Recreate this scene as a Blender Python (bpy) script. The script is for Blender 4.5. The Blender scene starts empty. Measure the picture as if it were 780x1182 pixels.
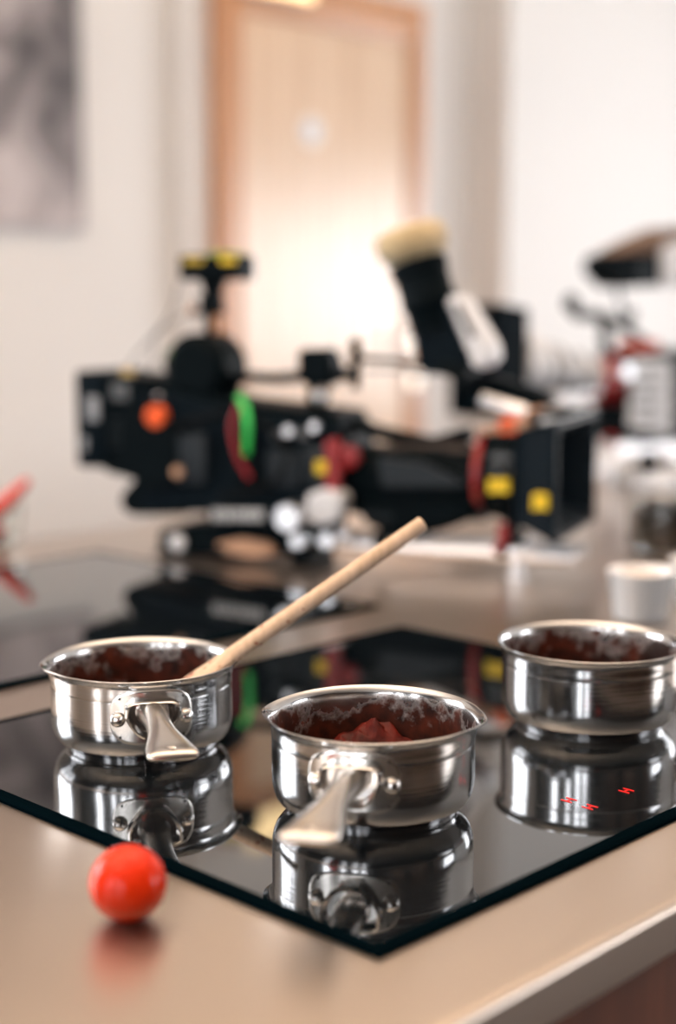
import bpy, bmesh, math, random
from mathutils import Vector, Matrix
random.seed(7)
PI=math.pi
sc=bpy.context.scene
COL=sc.collection

# ------------------------------------------------------------------ camera
F=1693.7; PITCH=.1415; YAW=.7689; CAMH=.3405; TOP=.9
cam_d=bpy.data.cameras.new('camera'); cam=bpy.data.objects.new('camera',cam_d); COL.objects.link(cam)
cam.location=(0,0,TOP+CAMH); cam.rotation_euler=(PI/2-PITCH,0,0)
cam_d.sensor_fit='VERTICAL'; cam_d.sensor_height=36; cam_d.sensor_width=24
cam_d.lens=36*F/1182; cam_d.clip_start=.05; cam_d.clip_end=60
cam_d.dof.use_dof=True; cam_d.dof.focus_distance=1.02; cam_d.dof.aperture_fstop=2.0
cam_d.dof.aperture_blades=0
sc.camera=cam

# the island and the room are turned against the camera: u runs along the island's front edge, v across it
TH=PI/2-YAW; SU,CU=math.sin(YAW),math.cos(YAW)
def uv(u,v,z=0): return Vector((u*SU-v*CU,u*CU+v*SU,z))

# ------------------------------------------------------------------ materials
MATS={}
def mat(name,col,rough=.5,metal=0,spec=.5,noise=0,nscale=20,bump=0,bscale=60,coat=0,emit=None,es=1,trans=0,ior=1.5,aniso=0,stretch=None,sheen=0,ctint=.1):
    if name in MATS: return MATS[name]
    m=bpy.data.materials.new(name); m.use_nodes=True; nt=m.node_tree; b=nt.nodes['Principled BSDF']
    c=(*col,1)
    b.inputs['Base Color'].default_value=c; b.inputs['Roughness'].default_value=rough
    b.inputs['Metallic'].default_value=metal; b.inputs['IOR'].default_value=ior
    b.inputs['Specular IOR Level'].default_value=spec
    b.inputs['Coat Weight'].default_value=coat; b.inputs['Coat Roughness'].default_value=ctint
    b.inputs['Transmission Weight'].default_value=trans; b.inputs['Anisotropic'].default_value=aniso
    b.inputs['Sheen Weight'].default_value=sheen
    if emit: b.inputs['Emission Color'].default_value=(*emit,1); b.inputs['Emission Strength'].default_value=es
    tc=nt.nodes.new('ShaderNodeTexCoord'); mp=nt.nodes.new('ShaderNodeMapping'); nt.links.new(tc.outputs['Object'],mp.inputs['Vector'])
    if stretch: mp.inputs['Scale'].default_value=stretch
    if noise:
        n=nt.nodes.new('ShaderNodeTexNoise'); n.inputs['Scale'].default_value=nscale; n.inputs['Detail'].default_value=4
        nt.links.new(mp.outputs['Vector'],n.inputs['Vector'])
        mx=nt.nodes.new('ShaderNodeMix'); mx.data_type='RGBA'
        mx.inputs[6].default_value=(*[x*(1-noise) for x in col],1); mx.inputs[7].default_value=(*[min(1,x*(1+noise)) for x in col],1)
        nt.links.new(n.outputs['Fac'],mx.inputs[0]); nt.links.new(mx.outputs[2],b.inputs['Base Color'])
    if bump:
        n2=nt.nodes.new('ShaderNodeTexNoise'); n2.inputs['Scale'].default_value=bscale; n2.inputs['Detail'].default_value=3
        nt.links.new(mp.outputs['Vector'],n2.inputs['Vector'])
        bp=nt.nodes.new('ShaderNodeBump'); bp.inputs['Strength'].default_value=bump; bp.inputs['Distance'].default_value=.002
        nt.links.new(n2.outputs['Fac'],bp.inputs['Height']); nt.links.new(bp.outputs['Normal'],b.inputs['Normal'])
    MATS[name]=m; return m
def nn(nt,t,**k):
    n=nt.nodes.new(t)
    for a,v in k.items(): setattr(n,a,v)
    return n

M_wall=mat('white_paint',(.80,.78,.76),.6,noise=.015,nscale=3,bump=.05)
M_ceil=mat('ceiling_paint',(.80,.73,.66),.8,noise=.01,nscale=2)
M_floor=mat('dark_floor',(.05,.03,.018),.5,noise=.2,nscale=5)
M_black=mat('black_plastic',(.002,.005,.007),.5,spec=.04,noise=.2,nscale=40,bump=.1)
M_blue=mat('blue_black_metal',(.002,.006,.010),.45,spec=.05,noise=.25,nscale=30)
M_grey=mat('grey_plastic',(.09,.10,.11),.4,noise=.1,nscale=40)
M_dkgrey=mat('dark_grey_panel',(.014,.020,.026),.4,spec=.2,noise=.15,nscale=40)
M_rubber=mat('rubber',(.004,.005,.006),.6,spec=.08,bump=.2)
M_silver=mat('silver_metal',(.80,.81,.84),.3,1,noise=.05,nscale=50)
M_white=mat('white_plastic',(.78,.79,.82),.4,noise=.02)
M_red=mat('red_anodised',(.32,.008,.010),.35,noise=.1)
M_orange=mat('orange_plastic',(1.0,.13,.02),.35,noise=.05)
M_yellow=mat('yellow_print',(.95,.66,.02),.5,noise=.05)
M_green=mat('green_cable',(.05,.75,.13),.4,noise=.05)
M_redc=mat('red_cable',(.32,.012,.02),.45,noise=.05)
M_tan=mat('tan_fleece',(.60,.46,.26),.9,noise=.15,nscale=60,bump=.5,bscale=200,sheen=.5)
M_brown=mat('brown_fabric',(.17,.11,.08),.85,noise=.3,nscale=30,bump=.3)
M_gold=mat('brass',(.85,.6,.25),.3,1,noise=.05)
M_glassdk=mat('dark_lens_glass',(.004,.008,.02),.05,coat=1,ctint=.02)
M_lightprint=mat('pale_print',(.6,.62,.64),.5,noise=.05)
M_paper=mat('white_paper',(.80,.82,.86),.6,noise=.06,nscale=12)
M_copper=mat('copper_tan',(.55,.32,.2),.45,noise=.2)

# pan steel: circumferential brushing
def pan_steel(name,col,rough,aniso,ruddy=False):
    m=bpy.data.materials.new(name); m.use_nodes=True; nt=m.node_tree; b=nt.nodes['Principled BSDF']
    b.inputs['Base Color'].default_value=(*col,1); b.inputs['Metallic'].default_value=1
    b.inputs['Roughness'].default_value=rough; b.inputs['Anisotropic'].default_value=aniso
    tg=nn(nt,'ShaderNodeTangent',direction_type='RADIAL',axis='Z'); nt.links.new(tg.outputs[0],b.inputs['Tangent'])
    tc=nn(nt,'ShaderNodeTexCoord'); mp=nn(nt,'ShaderNodeMapping'); mp.inputs['Scale'].default_value=(6,6,900)
    nt.links.new(tc.outputs['Object'],mp.inputs['Vector'])
    n=nn(nt,'ShaderNodeTexNoise'); n.inputs['Scale'].default_value=1; n.inputs['Detail'].default_value=5
    nt.links.new(mp.outputs[0],n.inputs['Vector'])
    bp=nn(nt,'ShaderNodeBump'); bp.inputs['Strength'].default_value=.12; bp.inputs['Distance'].default_value=.0005
    nt.links.new(n.outputs['Fac'],bp.inputs['Height']); nt.links.new(bp.outputs[0],b.inputs['Normal'])
    mr=nn(nt,'ShaderNodeMapRange'); mr.inputs[3].default_value=rough*.75; mr.inputs[4].default_value=rough*1.3
    nt.links.new(n.outputs['Fac'],mr.inputs[0]); nt.links.new(mr.outputs[0],b.inputs['Roughness'])
    return m
M_pan=pan_steel('brushed_pan_steel',(.56,.565,.575),.12,.4)
M_polish=mat('polished_steel',(.72,.70,.68),.13,1,noise=.04,nscale=80)
M_handle=mat('satin_cast_steel',(.66,.62,.58),.24,1,noise=.06,nscale=60,bump=.05)
M_plate=mat('pressed_steel_plate',(.70,.68,.65),.22,1,noise=.05,nscale=80)

# pan inside: the same steel with dried sauce on it
def stained():
    m=bpy.data.materials.new('steel_with_dried_sauce'); m.use_nodes=True; nt=m.node_tree; b=nt.nodes['Principled BSDF']
    tc=nn(nt,'ShaderNodeTexCoord'); sep=nn(nt,'ShaderNodeSeparateXYZ'); nt.links.new(tc.outputs['Object'],sep.inputs[0])
    n1=nn(nt,'ShaderNodeTexNoise'); n1.inputs['Scale'].default_value=46; n1.inputs['Detail'].default_value=7; n1.inputs['Roughness'].default_value=.6
    oi=nn(nt,'ShaderNodeObjectInfo'); ad=nn(nt,'ShaderNodeVectorMath',operation='MULTIPLY_ADD')
    cb=nn(nt,'ShaderNodeCombineXYZ'); 
    for i in range(3): nt.links.new(oi.outputs['Random'],cb.inputs[i])
    ad.inputs[1].default_value=(3,3,3); nt.links.new(cb.outputs[0],ad.inputs[0]); nt.links.new(tc.outputs['Object'],ad.inputs[2])
    nt.links.new(ad.outputs[0],n1.inputs['Vector'])
    # height of the old sauce line
    mr=nn(nt,'ShaderNodeMapRange'); mr.inputs[1].default_value=.036; mr.inputs[2].default_value=.068; mr.inputs[3].default_value=.20; mr.inputs[4].default_value=-.10
    nt.links.new(sep.outputs[2],mr.inputs[0])
    s=nn(nt,'ShaderNodeMath',operation='ADD'); nt.links.new(n1.outputs['Fac'],s.inputs[0]); nt.links.new(mr.outputs[0],s.inputs[1])
    st=nn(nt,'ShaderNodeMapRange'); st.interpolation_type='SMOOTHSTEP'; st.inputs[1].default_value=.44; st.inputs[2].default_value=.60
    nt.links.new(s.outputs[0],st.inputs[0])
    n2=nn(nt,'ShaderNodeTexNoise'); n2.inputs['Scale'].default_value=90; n2.inputs['Detail'].default_value=5; nt.links.new(ad.outputs[0],n2.inputs['Vector'])
    cr=nn(nt,'ShaderNodeValToRGB'); e=cr.color_ramp.elements
    e[0].position=.3; e[0].color=(.010,.003,.002,1); e[1].position=.74; e[1].color=(.11,.022,.009,1)
    nt.links.new(n2.outputs['Fac'],cr.inputs[0])
    mx=nn(nt,'ShaderNodeMix',data_type='RGBA'); mx.inputs[6].default_value=(.46,.44,.43,1)
    nt.links.new(st.outputs[0],mx.inputs[0]); nt.links.new(cr.outputs[0],mx.inputs[7]); nt.links.new(mx.outputs[2],b.inputs['Base Color'])
    iv=nn(nt,'ShaderNodeMath',operation='SUBTRACT'); iv.inputs[0].default_value=1; nt.links.new(st.outputs[0],iv.inputs[1]); nt.links.new(iv.outputs[0],b.inputs['Metallic'])
    rr=nn(nt,'ShaderNodeMapRange'); rr.inputs[3].default_value=.24; rr.inputs[4].default_value=.6; b.inputs['Specular IOR Level'].default_value=.25; nt.links.new(st.outputs[0],rr.inputs[0]); nt.links.new(rr.outputs[0],b.inputs['Roughness'])
    bp=nn(nt,'ShaderNodeBump'); bp.inputs['Strength'].default_value=.12; bp.inputs['Distance'].default_value=.001; nt.links.new(s.outputs[0],bp.inputs['Height']); nt.links.new(bp.outputs[0],b.inputs['Normal'])
    return m
M_inside=stained()

def sauce_mat():
    m=bpy.data.materials.new('tomato_sauce'); m.use_nodes=True; nt=m.node_tree; b=nt.nodes['Principled BSDF']
    tc=nn(nt,'ShaderNodeTexCoord'); n=nn(nt,'ShaderNodeTexNoise'); n.inputs['Scale'].default_value=70; n.inputs['Detail'].default_value=6
    nt.links.new(tc.outputs['Object'],n.inputs['Vector'])
    cr=nn(nt,'ShaderNodeValToRGB'); e=cr.color_ramp.elements; e[0].position=.35; e[0].color=(.03,.004,.002,1); e[1].position=.74; e[1].color=(.19,.013,.006,1)
    nt.links.new(n.outputs['Fac'],cr.inputs[0]); nt.links.new(cr.outputs[0],b.inputs['Base Color'])
    b.inputs['Roughness'].default_value=.5; b.inputs['Specular IOR Level'].default_value=.25
    bp=nn(nt,'ShaderNodeBump'); bp.inputs['Strength'].default_value=.8; bp.inputs['Distance'].default_value=.002; nt.links.new(n.outputs['Fac'],bp.inputs['Height']); nt.links.new(bp.outputs[0],b.inputs['Normal'])
    return m
M_sauce=sauce_mat()

# hob glass: black ceramic, glossy, fine dust
def hob_mat():
    m=bpy.data.materials.new('black_ceramic_glass'); m.use_nodes=True; nt=m.node_tree; b=nt.nodes['Principled BSDF']
    b.inputs['Base Color'].default_value=(.004,.006,.008,1); b.inputs['Roughness'].default_value=.02; b.inputs['IOR'].default_value=2.4
    tc=nn(nt,'ShaderNodeTexCoord'); n=nn(nt,'ShaderNodeTexVoronoi'); n.inputs['Scale'].default_value=110
    nt.links.new(tc.outputs['Object'],n.inputs['Vector'])
    n2=nn(nt,'ShaderNodeTexNoise'); n2.inputs['Scale'].default_value=9; nt.links.new(tc.outputs['Object'],n2.inputs['Vector'])
    lt=nn(nt,'ShaderNodeMath',operation='LESS_THAN'); nt.links.new(n.outputs['Distance'],lt.inputs[0]); 
    mu=nn(nt,'ShaderNodeMath',operation='MULTIPLY'); mu.inputs[1].default_value=.13; nt.links.new(n2.outputs['Fac'],mu.inputs[0]); nt.links.new(mu.outputs[0],lt.inputs[1])
    mx=nn(nt,'ShaderNodeMix',data_type='RGBA'); mx.inputs[6].default_value=(.004,.006,.008,1); mx.inputs[7].default_value=(.10,.10,.10,1)
    nt.links.new(lt.outputs[0],mx.inputs[0]); nt.links.new(mx.outputs[2],b.inputs['Base Color'])
    return m
M_hob=hob_mat()
M_bezel=mat('black_glass_edge',(.001,.004,.006),.45,spec=.0,noise=.1)
M_digit=mat('red_led',(.3,0,0),.4,emit=(1,.015,.01),es=1.0)

# stainless worktop, brushed along u
def steel_top():
    m=bpy.data.materials.new('brushed_stainless_worktop'); m.use_nodes=True; nt=m.node_tree; b=nt.nodes['Principled BSDF']
    b.inputs['Metallic'].default_value=1; b.inputs['Base Color'].default_value=(.60,.51,.435,1)
    b.inputs['Anisotropic'].default_value=.35
    tg=nn(nt,'ShaderNodeVectorTransform',vector_type='VECTOR',convert_from='OBJECT',convert_to='WORLD'); tg.inputs[0].default_value=(1,0,0); nt.links.new(tg.outputs[0],b.inputs['Tangent'])
    tc=nn(nt,'ShaderNodeTexCoord'); mp=nn(nt,'ShaderNodeMapping'); mp.inputs['Scale'].default_value=(3,700,700)
    nt.links.new(tc.outputs['Object'],mp.inputs['Vector'])
    n=nn(nt,'ShaderNodeTexNoise'); n.inputs['Scale'].default_value=1; n.inputs['Detail'].default_value=4; nt.links.new(mp.outputs[0],n.inputs['Vector'])
    n2=nn(nt,'ShaderNodeTexNoise'); n2.inputs['Scale'].default_value=4; n2.inputs['Detail'].default_value=5; nt.links.new(tc.outputs['Object'],n2.inputs['Vector'])
    mr=nn(nt,'ShaderNodeMapRange'); mr.inputs[3].default_value=.25; mr.inputs[4].default_value=.36; nt.links.new(n2.outputs['Fac'],mr.inputs[0]); nt.links.new(mr.outputs[0],b.inputs['Roughness'])
    bp=nn(nt,'ShaderNodeBump'); bp.inputs['Strength'].default_value=.05; bp.inputs['Distance'].default_value=.0005; nt.links.new(n.outputs['Fac'],bp.inputs['Height']); nt.links.new(bp.outputs[0],b.inputs['Normal'])
    return m
M_top=steel_top()

def wood_mat(name,c0,c1,rough,scale,stretch,coat=0):
    m=bpy.data.materials.new(name); m.use_nodes=True; nt=m.node_tree; b=nt.nodes['Principled BSDF']
    tc=nn(nt,'ShaderNodeTexCoord'); mp=nn(nt,'ShaderNodeMapping'); mp.inputs['Scale'].default_value=stretch; nt.links.new(tc.outputs['Object'],mp.inputs['Vector'])
    n=nn(nt,'ShaderNodeTexNoise'); n.inputs['Scale'].default_value=scale; n.inputs['Detail'].default_value=6; nt.links.new(mp.outputs[0],n.inputs['Vector'])
    cr=nn(nt,'ShaderNodeValToRGB'); e=cr.color_ramp.elements; e[0].position=.33; e[0].color=(*c0,1); e[1].position=.68; e[1].color=(*c1,1)
    nt.links.new(n.outputs['Fac'],cr.inputs[0]); nt.links.new(cr.outputs[0],b.inputs['Base Color'])
    b.inputs['Roughness'].default_value=rough; b.inputs['Coat Weight'].default_value=coat; b.inputs['Coat Roughness'].default_value=.3; b.inputs['Coat IOR'].default_value=1.9
    return m
M_doorw=wood_mat('oak_planks',(.68,.46,.29),(.84,.63,.45),.36,3,(14,14,.6),coat=1)
M_doorf=wood_mat('oak_frame',(.50,.22,.09),(.62,.30,.13),.45,3,(10,10,.6),coat=.6)
M_cab=wood_mat('red_brown_veneer',(.12,.032,.013),(.20,.058,.024),.6,4,(8,8,.8))
M_beech=None
def beech():
    m=wood_mat('beech_with_sauce_specks',(.60,.42,.28),(.74,.54,.39),.5,3,(60,60,3))
    nt=m.node_tree; b=nt.nodes['Principled BSDF']; src=b.inputs['Base Color'].links[0].from_socket
    tc=nn(nt,'ShaderNodeTexCoord'); sep=nn(nt,'ShaderNodeSeparateXYZ'); nt.links.new(tc.outputs['Object'],sep.inputs[0])
    n=nn(nt,'ShaderNodeTexNoise'); n.inputs['Scale'].default_value=130; n.inputs['Detail'].default_value=2; nt.links.new(tc.outputs['Object'],n.inputs['Vector'])
    mr=nn(nt,'ShaderNodeMapRange'); mr.inputs[1].default_value=.04; mr.inputs[2].default_value=.15; mr.inputs[3].default_value=.13; mr.inputs[4].default_value=-.06; nt.links.new(sep.outputs[2],mr.inputs[0])
    a=nn(nt,'ShaderNodeMath',operation='ADD'); nt.links.new(n.outputs['Fac'],a.inputs[0]); nt.links.new(mr.outputs[0],a.inputs[1])
    st=nn(nt,'ShaderNodeMapRange'); st.inputs[1].default_value=.70; st.inputs[2].default_value=.76; nt.links.new(a.outputs[0],st.inputs[0])
    mx=nn(nt,'ShaderNodeMix',data_type='RGBA'); nt.links.new(st.outputs[0],mx.inputs[0]); nt.links.new(src,mx.inputs[6]); mx.inputs[7].default_value=(.28,.035,.012,1)
    nt.links.new(mx.outputs[2],b.inputs['Base Color']); return m
M_beech=beech()

def tomato_mat():
    m=bpy.data.materials.new('tomato_skin'); m.use_nodes=True; nt=m.node_tree; b=nt.nodes['Principled BSDF']
    tc=nn(nt,'ShaderNodeTexCoord'); n=nn(nt,'ShaderNodeTexNoise'); n.inputs['Scale'].default_value=40; nt.links.new(tc.outputs['Object'],n.inputs['Vector'])
    mx=nn(nt,'ShaderNodeMix',data_type='RGBA'); mx.inputs[6].default_value=(.80,.026,.005,1); mx.inputs[7].default_value=(.92,.055,.008,1)
    nt.links.new(n.outputs['Fac'],mx.inputs[0]); nt.links.new(mx.outputs[2],b.inputs['Base Color'])
    b.inputs['Roughness'].default_value=.14; b.inputs['Specular IOR Level'].default_value=.22; b.inputs['Subsurface Weight'].default_value=.08; b.inputs['Subsurface Radius'].default_value=(.01,.002,.001); b.inputs['Subsurface Scale'].default_value=.5
    return m
M_tomato=tomato_mat()

def art_mat():
    m=bpy.data.materials.new('mottled_grey_print'); m.use_nodes=True; nt=m.node_tree; b=nt.nodes['Principled BSDF']
    tc=nn(nt,'ShaderNodeTexCoord'); n=nn(nt,'ShaderNodeTexNoise'); n.inputs['Scale'].default_value=4.2; n.inputs['Detail'].default_value=5; n.inputs['Distortion'].default_value=1.2
    sep=nn(nt,'ShaderNodeSeparateXYZ'); nt.links.new(tc.outputs['Object'],sep.inputs[0]); nt.links.new(tc.outputs['Object'],n.inputs['Vector'])
    mr=nn(nt,'ShaderNodeMapRange'); mr.inputs[1].default_value=0; mr.inputs[2].default_value=.9; mr.inputs[3].default_value=.13; mr.inputs[4].default_value=-.10; nt.links.new(sep.outputs[2],mr.inputs[0])
    a=nn(nt,'ShaderNodeMath',operation='ADD'); nt.links.new(n.outputs['Fac'],a.inputs[0]); nt.links.new(mr.outputs[0],a.inputs[1])
    cr=nn(nt,'ShaderNodeValToRGB'); e=cr.color_ramp.elements; e[0].position=.34; e[0].color=(.05,.045,.048,1); e[1].position=.70; e[1].color=(.60,.54,.54,1)
    x=e.new(.5); x.color=(.25,.22,.225,1)
    nt.links.new(a.outputs[0],cr.inputs[0]); nt.links.new(cr.outputs[0],b.inputs['Base Color']); b.inputs['Roughness'].default_value=.6
    return m
M_art=art_mat()

# ------------------------------------------------------------------ mesh helpers
class MB:
    def __init__(s): s.bm=bmesh.new(); s.mi=0
    def _f(s,vs,idx,smooth=False):
        for f in idx:
            try: fc=s.bm.faces.new([vs[i] for i in f]); fc.material_index=s.mi; fc.smooth=smooth
            except ValueError: pass
    def box(s,c,d,rot=None,bev=0):
        M=Matrix.Translation(c)@(rot.to_4x4() if rot else Matrix.Identity(4))@Matrix.Diagonal((d[0],d[1],d[2],1))
        t=bmesh.new(); bmesh.ops.create_cube(t,size=1,matrix=M)
        if bev: bmesh.ops.bevel(t,geom=t.edges[:],offset=min(bev,min(d)*.45),segments=3,affect='EDGES',profile=.5)
        s._merge(t); return s
    def b2(s,p0,p1,bev=0):
        p0=Vector(p0);p1=Vector(p1); return s.box((p0+p1)/2,[abs(a) for a in (p1-p0)],bev=bev)
    def _merge(s,t,smooth=False):
        mp={}
        for v in t.verts: mp[v]=s.bm.verts.new(v.co)
        for f in t.faces:
            try: nf=s.bm.faces.new([mp[v] for v in f.verts]); nf.material_index=s.mi; nf.smooth=smooth or f.smooth
            except ValueError: pass
        t.free()
    def rings(s,rings,cap=True,closed=False,smooth=True):
        R=[[s.bm.verts.new(p) for p in r] for r in rings]; n=len(R[0])
        for a,b in zip(R,R[1:]+([R[0]] if closed else [])):
            for i in range(n):
                j=(i+1)%n
                try: f=s.bm.faces.new((a[i],a[j],b[j],b[i])); f.smooth=smooth; f.material_index=s.mi
                except ValueError: pass
        if cap and not closed:
            for r in (R[0][::-1],R[-1]):
                try: f=s.bm.faces.new(r); f.material_index=s.mi
                except ValueError: pass
        return R
    def cyl(s,a,b,r0,r1=None,n=28,cap=True,prof=None):
        a=Vector(a);b=Vector(b);d=(b-a); L=d.length; d.normalize()
        q=d.to_track_quat('Z','Y').to_matrix(); r1=r0 if r1 is None else r1
        pr=prof or [(0,r0),(1,r1)]
        s.rings([[a+d*L*t+q@Vector((r*math.cos(2*PI*i/n),r*math.sin(2*PI*i/n),0)) for i in range(n)] for t,r in pr],cap); return s
    def tube(s,pts,r,n=12,close=False):
        P=[Vector(p) for p in pts]; rs=r if isinstance(r,(list,tuple)) else [r]*len(P); rings=[]; up=None
        for i,p in enumerate(P):
            if close: t=(P[(i+1)%len(P)]-P[i-1]).normalized()
            else: t=(P[min(i+1,len(P)-1)]-P[max(i-1,0)]).normalized()
            if up is None: up=t.orthogonal().normalized()
            up=(up-t*up.dot(t)).normalized(); w=t.cross(up)
            rings.append([p+(up*math.cos(2*PI*k/n)+w*math.sin(2*PI*k/n))*rs[i] for k in range(n)])
        s.rings(rings,cap=not close,closed=close); return s
    def prism(s,pts,ax,d0,d1,bev=0):
        t=bmesh.new()
        def P(p,d):
            return {'y':(p[0],d,p[1]),'z':(p[0],p[1],d),'x':(d,p[0],p[1])}[ax]
        a=[t.verts.new(P(p,d0)) for p in pts]; b=[t.verts.new(P(p,d1)) for p in pts]
        t.faces.new(a);t.faces.new(b[::-1])
        for i in range(len(pts)): j=(i+1)%len(pts); t.faces.new((a[j],a[i],b[i],b[j]))
        bmesh.ops.recalc_face_normals(t,faces=t.faces[:])
        if bev: bmesh.ops.bevel(t,geom=t.edges[:],offset=bev,segments=3,affect='EDGES')
        s._merge(t); return s
    def sphere(s,c,r,sc=(1,1,1),n=28,m=16):
        t=bmesh.new(); bmesh.ops.create_uvsphere(t,u_segments=n,v_segments=m,radius=r,matrix=Matrix.Translation(c)@Matrix.Diagonal((*sc,1)))
        s._merge(t,True); return s
    def lathe(s,prof,n=96,fn=None,closed=True):
        rings=[]
        for r,z in prof:
            rings.append([fn(r,z,2*PI*i/n) if fn else Vector((r*math.cos(2*PI*i/n),r*math.sin(2*PI*i/n),z)) for i in range(n)])
        s.rings(rings,cap=True); return s
    def build(s,name,mats,parent=None,loc=None,rot=None):
        bmesh.ops.remove_doubles(s.bm,verts=s.bm.verts[:],dist=1e-6)
        bmesh.ops.recalc_face_normals(s.bm,faces=s.bm.faces[:])
        me=bpy.data.meshes.new(name); s.bm.to_mesh(me); s.bm.free()
        for m in (mats if isinstance(mats,(list,tuple)) else [mats]): me.materials.append(m)
        o=bpy.data.objects.new(name,me); COL.objects.link(o)
        try:
            me.set_sharp_from_angle(angle=math.radians(38))
            for p in me.polygons: p.use_smooth=True
        except Exception: pass
        if parent: o.parent=parent
        if loc is not None: o.location=loc
        if rot is not None: o.rotation_euler=rot
        return o
def tag(o,label=None,cat=None,group=None,kind=None):
    for k,v in (('label',label),('category',cat),('group',group),('kind',kind)):
        if v: o[k]=v
    return o
def empty(name,loc,rz,label,cat,group=None,kind=None):
    o=bpy.data.objects.new(name,None); COL.objects.link(o); o.location=loc; o.rotation_euler=(0,0,rz); o.empty_display_size=.05
    return tag(o,label,cat,group,kind)
def struct(o): o['kind']='structure'; return o

# ------------------------------------------------------------------ the room (u,v frame, metres)
U0,U1,V0=-3.0,6.4,-3.2; VW=3.29; H=2.9
def wallbox(name,axis,c0,c1,a0,a1,holes):
    """wall slab between c0..c1 along its thickness, a0..a1 along its length; holes = (lo,hi,z0,z1)"""
    m=MB(); xs=sorted({a0,a1}|{h[0] for h in holes}|{h[1] for h in holes}); zs=sorted({0,H}|{h[2] for h in holes}|{h[3] for h in holes})
    for i in range(len(xs)-1):
        for j in range(len(zs)-1):
            cx=(xs[i]+xs[i+1])/2; cz=(zs[j]+zs[j+1])/2
            if any(h[0]<cx<h[1] and h[2]<cz<h[3] for h in holes): continue
            if axis=='u': m.b2((c0,xs[i],zs[j]),(c1,xs[i+1],zs[j+1]))
            else: m.b2((xs[i],c0,zs[j]),(xs[i+1],c1,zs[j+1]))
    return struct(m.build(name,M_wall,rot=(0,0,TH)))
HB=[(-1.9,0.75,.95,2.35)]            # in the door wall, far outside the picture on the left
HL=[(-2.1,-1.6,.9,2.75),(-1.3,-.8,.9,2.75),(-.3,.1,.9,2.75),(.9,1.5,.9,2.75)]
HF=[(3.3,5.9,.9,2.3)]
HR=[(-.35,1.9,.7,2.2)]
m=MB()
# the door wall with its two steps, as one slab per stretch
US1=2.765; US2=4.06
zs=[0,.95,2.35,H]; xs=[U0,-1.5,.35,US1]
for i in range(3):
    for j in range(3):
        if i==1 and j==1: continue
        m.b2((xs[i],VW+.05,zs[j]),(xs[i+1],VW+.30,zs[j+1]))
m.b2((US1,VW,0),(US2,VW+.30,H)); m.b2((US2,VW-.16,0),(U1+.2,VW+.30,H))
struct(m.build('wall_back',M_wall,rot=(0,0,TH)))
wallbox('wall_left','u',U0-.25,U0,V0-.2,VW+.3,HL).data.materials[0]=mat('slate_wall_paint',(.10,.10,.10),.6,noise=.05)
wallbox('wall_right','u',U1,U1+.25,V0-.2,VW+.3,HR)
wallbox('wall_front','v',V0-.25,V0,U0-.2,U1+.2,HF).data.materials[0]=mat('brown_wall_paint',(.045,.032,.026),.6,noise=.05)
struct(MB().b2((U0-.2,V0-.2,-.05),(U1+.2,VW+.3,0)).build('floor',M_floor,rot=(0,0,TH)))
struct(MB().b2((U0-.2,V0-.2,H),(U1+.2,VW+.3,H+.1)).build('ceiling',M_ceil,rot=(0,0,TH)))
# window frames
M_frame=mat('grey_window_frame',(.10,.11,.12),.4,noise=.05)
M_pane=mat('window_glass',(1,1,1),0,trans=1,ior=1.02)
def window(n,axis,c,a0,a1,z0,z1,div):
    r=bpy.data.objects.new('window_%d'%n,None); COL.objects.link(r); r.rotation_euler=(0,0,TH); r['kind']='structure'
    m=MB(); w=.07
    def bx(p,q,s,t):
        if axis=='u': m.b2((c-.03,p,s),(c+.03,q,t),bev=.004)
        else: m.b2((p,c-.03,s),(q,c+.03,t),bev=.004)
    bx(a0,a1,z0,z0+w); bx(a0,a1,z1-w,z1)
    for k in range(div+1):
        x=a0+(a1-a0-w)*k/div; bx(x,x+w,z0+w,z1-w)
    m.build('frame',M_frame,r)
window(1,'v',VW+.17,-1.5,.35,.95,2.35,3)
for i,h in enumerate(HL): window(2+i,'u',U0-.12,h[0],h[1],h[2],h[3],1)
for i,h in enumerate(HR): window(6+i,'u',U1+.12,h[0],h[1],h[2],h[3],2)

window(7,'v',V0-.12,*HF[0],3)

# door
D0,D1=2.868,3.77; DT=2.205; vf=VW
d=bpy.data.objects.new('door_1',None); COL.objects.link(d); d['kind']='structure'; d.rotation_euler=(0,0,TH)
fw=.095
m=MB(); m.b2((D0,vf-.045,0),(D0+fw,vf-.001,DT),.004); m.b2((D1-fw*.75,vf-.045,0),(D1,vf-.001,DT),.004); m.b2((D0+fw,vf-.045,DT-.13),(D1-fw*.75,vf-.001,DT),.004)
m.build('door_frame',M_doorf,d)
a0,a1=D0+fw,D1-fw*.75
lf=MB(); NP=7
for k in range(NP):
    x0=a0+(a1-a0)*k/NP; x1=a0+(a1-a0)*(k+1)/NP
    lf.b2((x0+.002,vf-.030,.01),(x1-.002,vf-.002,DT-.13),.005)
leaf=lf.build('door_leaf',M_doorw,d)
M_chrome=mat('chrome_plate',(.90,.84,.72),.08,1)
hx=3.715
for zz,hs in ((1.115,.030),(.985,.026)):
    hm=MB(); hm.cyl((hx,vf-.0455,zz),(hx,vf-.053,zz),hs,prof=[(0,hs),(.7,hs),(1,hs*.92)],n=36); pl=hm.build('handle_rose' if zz>1.05 else 'lock_rose',M_chrome,d)
    if zz>1.05:
        hm=MB(); hm.cyl((hx,vf-.054,zz),(hx,vf-.09,zz),.008); hm.tube([(hx,vf-.09,zz),(hx-.05,vf-.094,zz+.002),(hx-.11,vf-.09,zz-.002)],.008); hm.build('door_handle',M_silver,pl)
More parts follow.
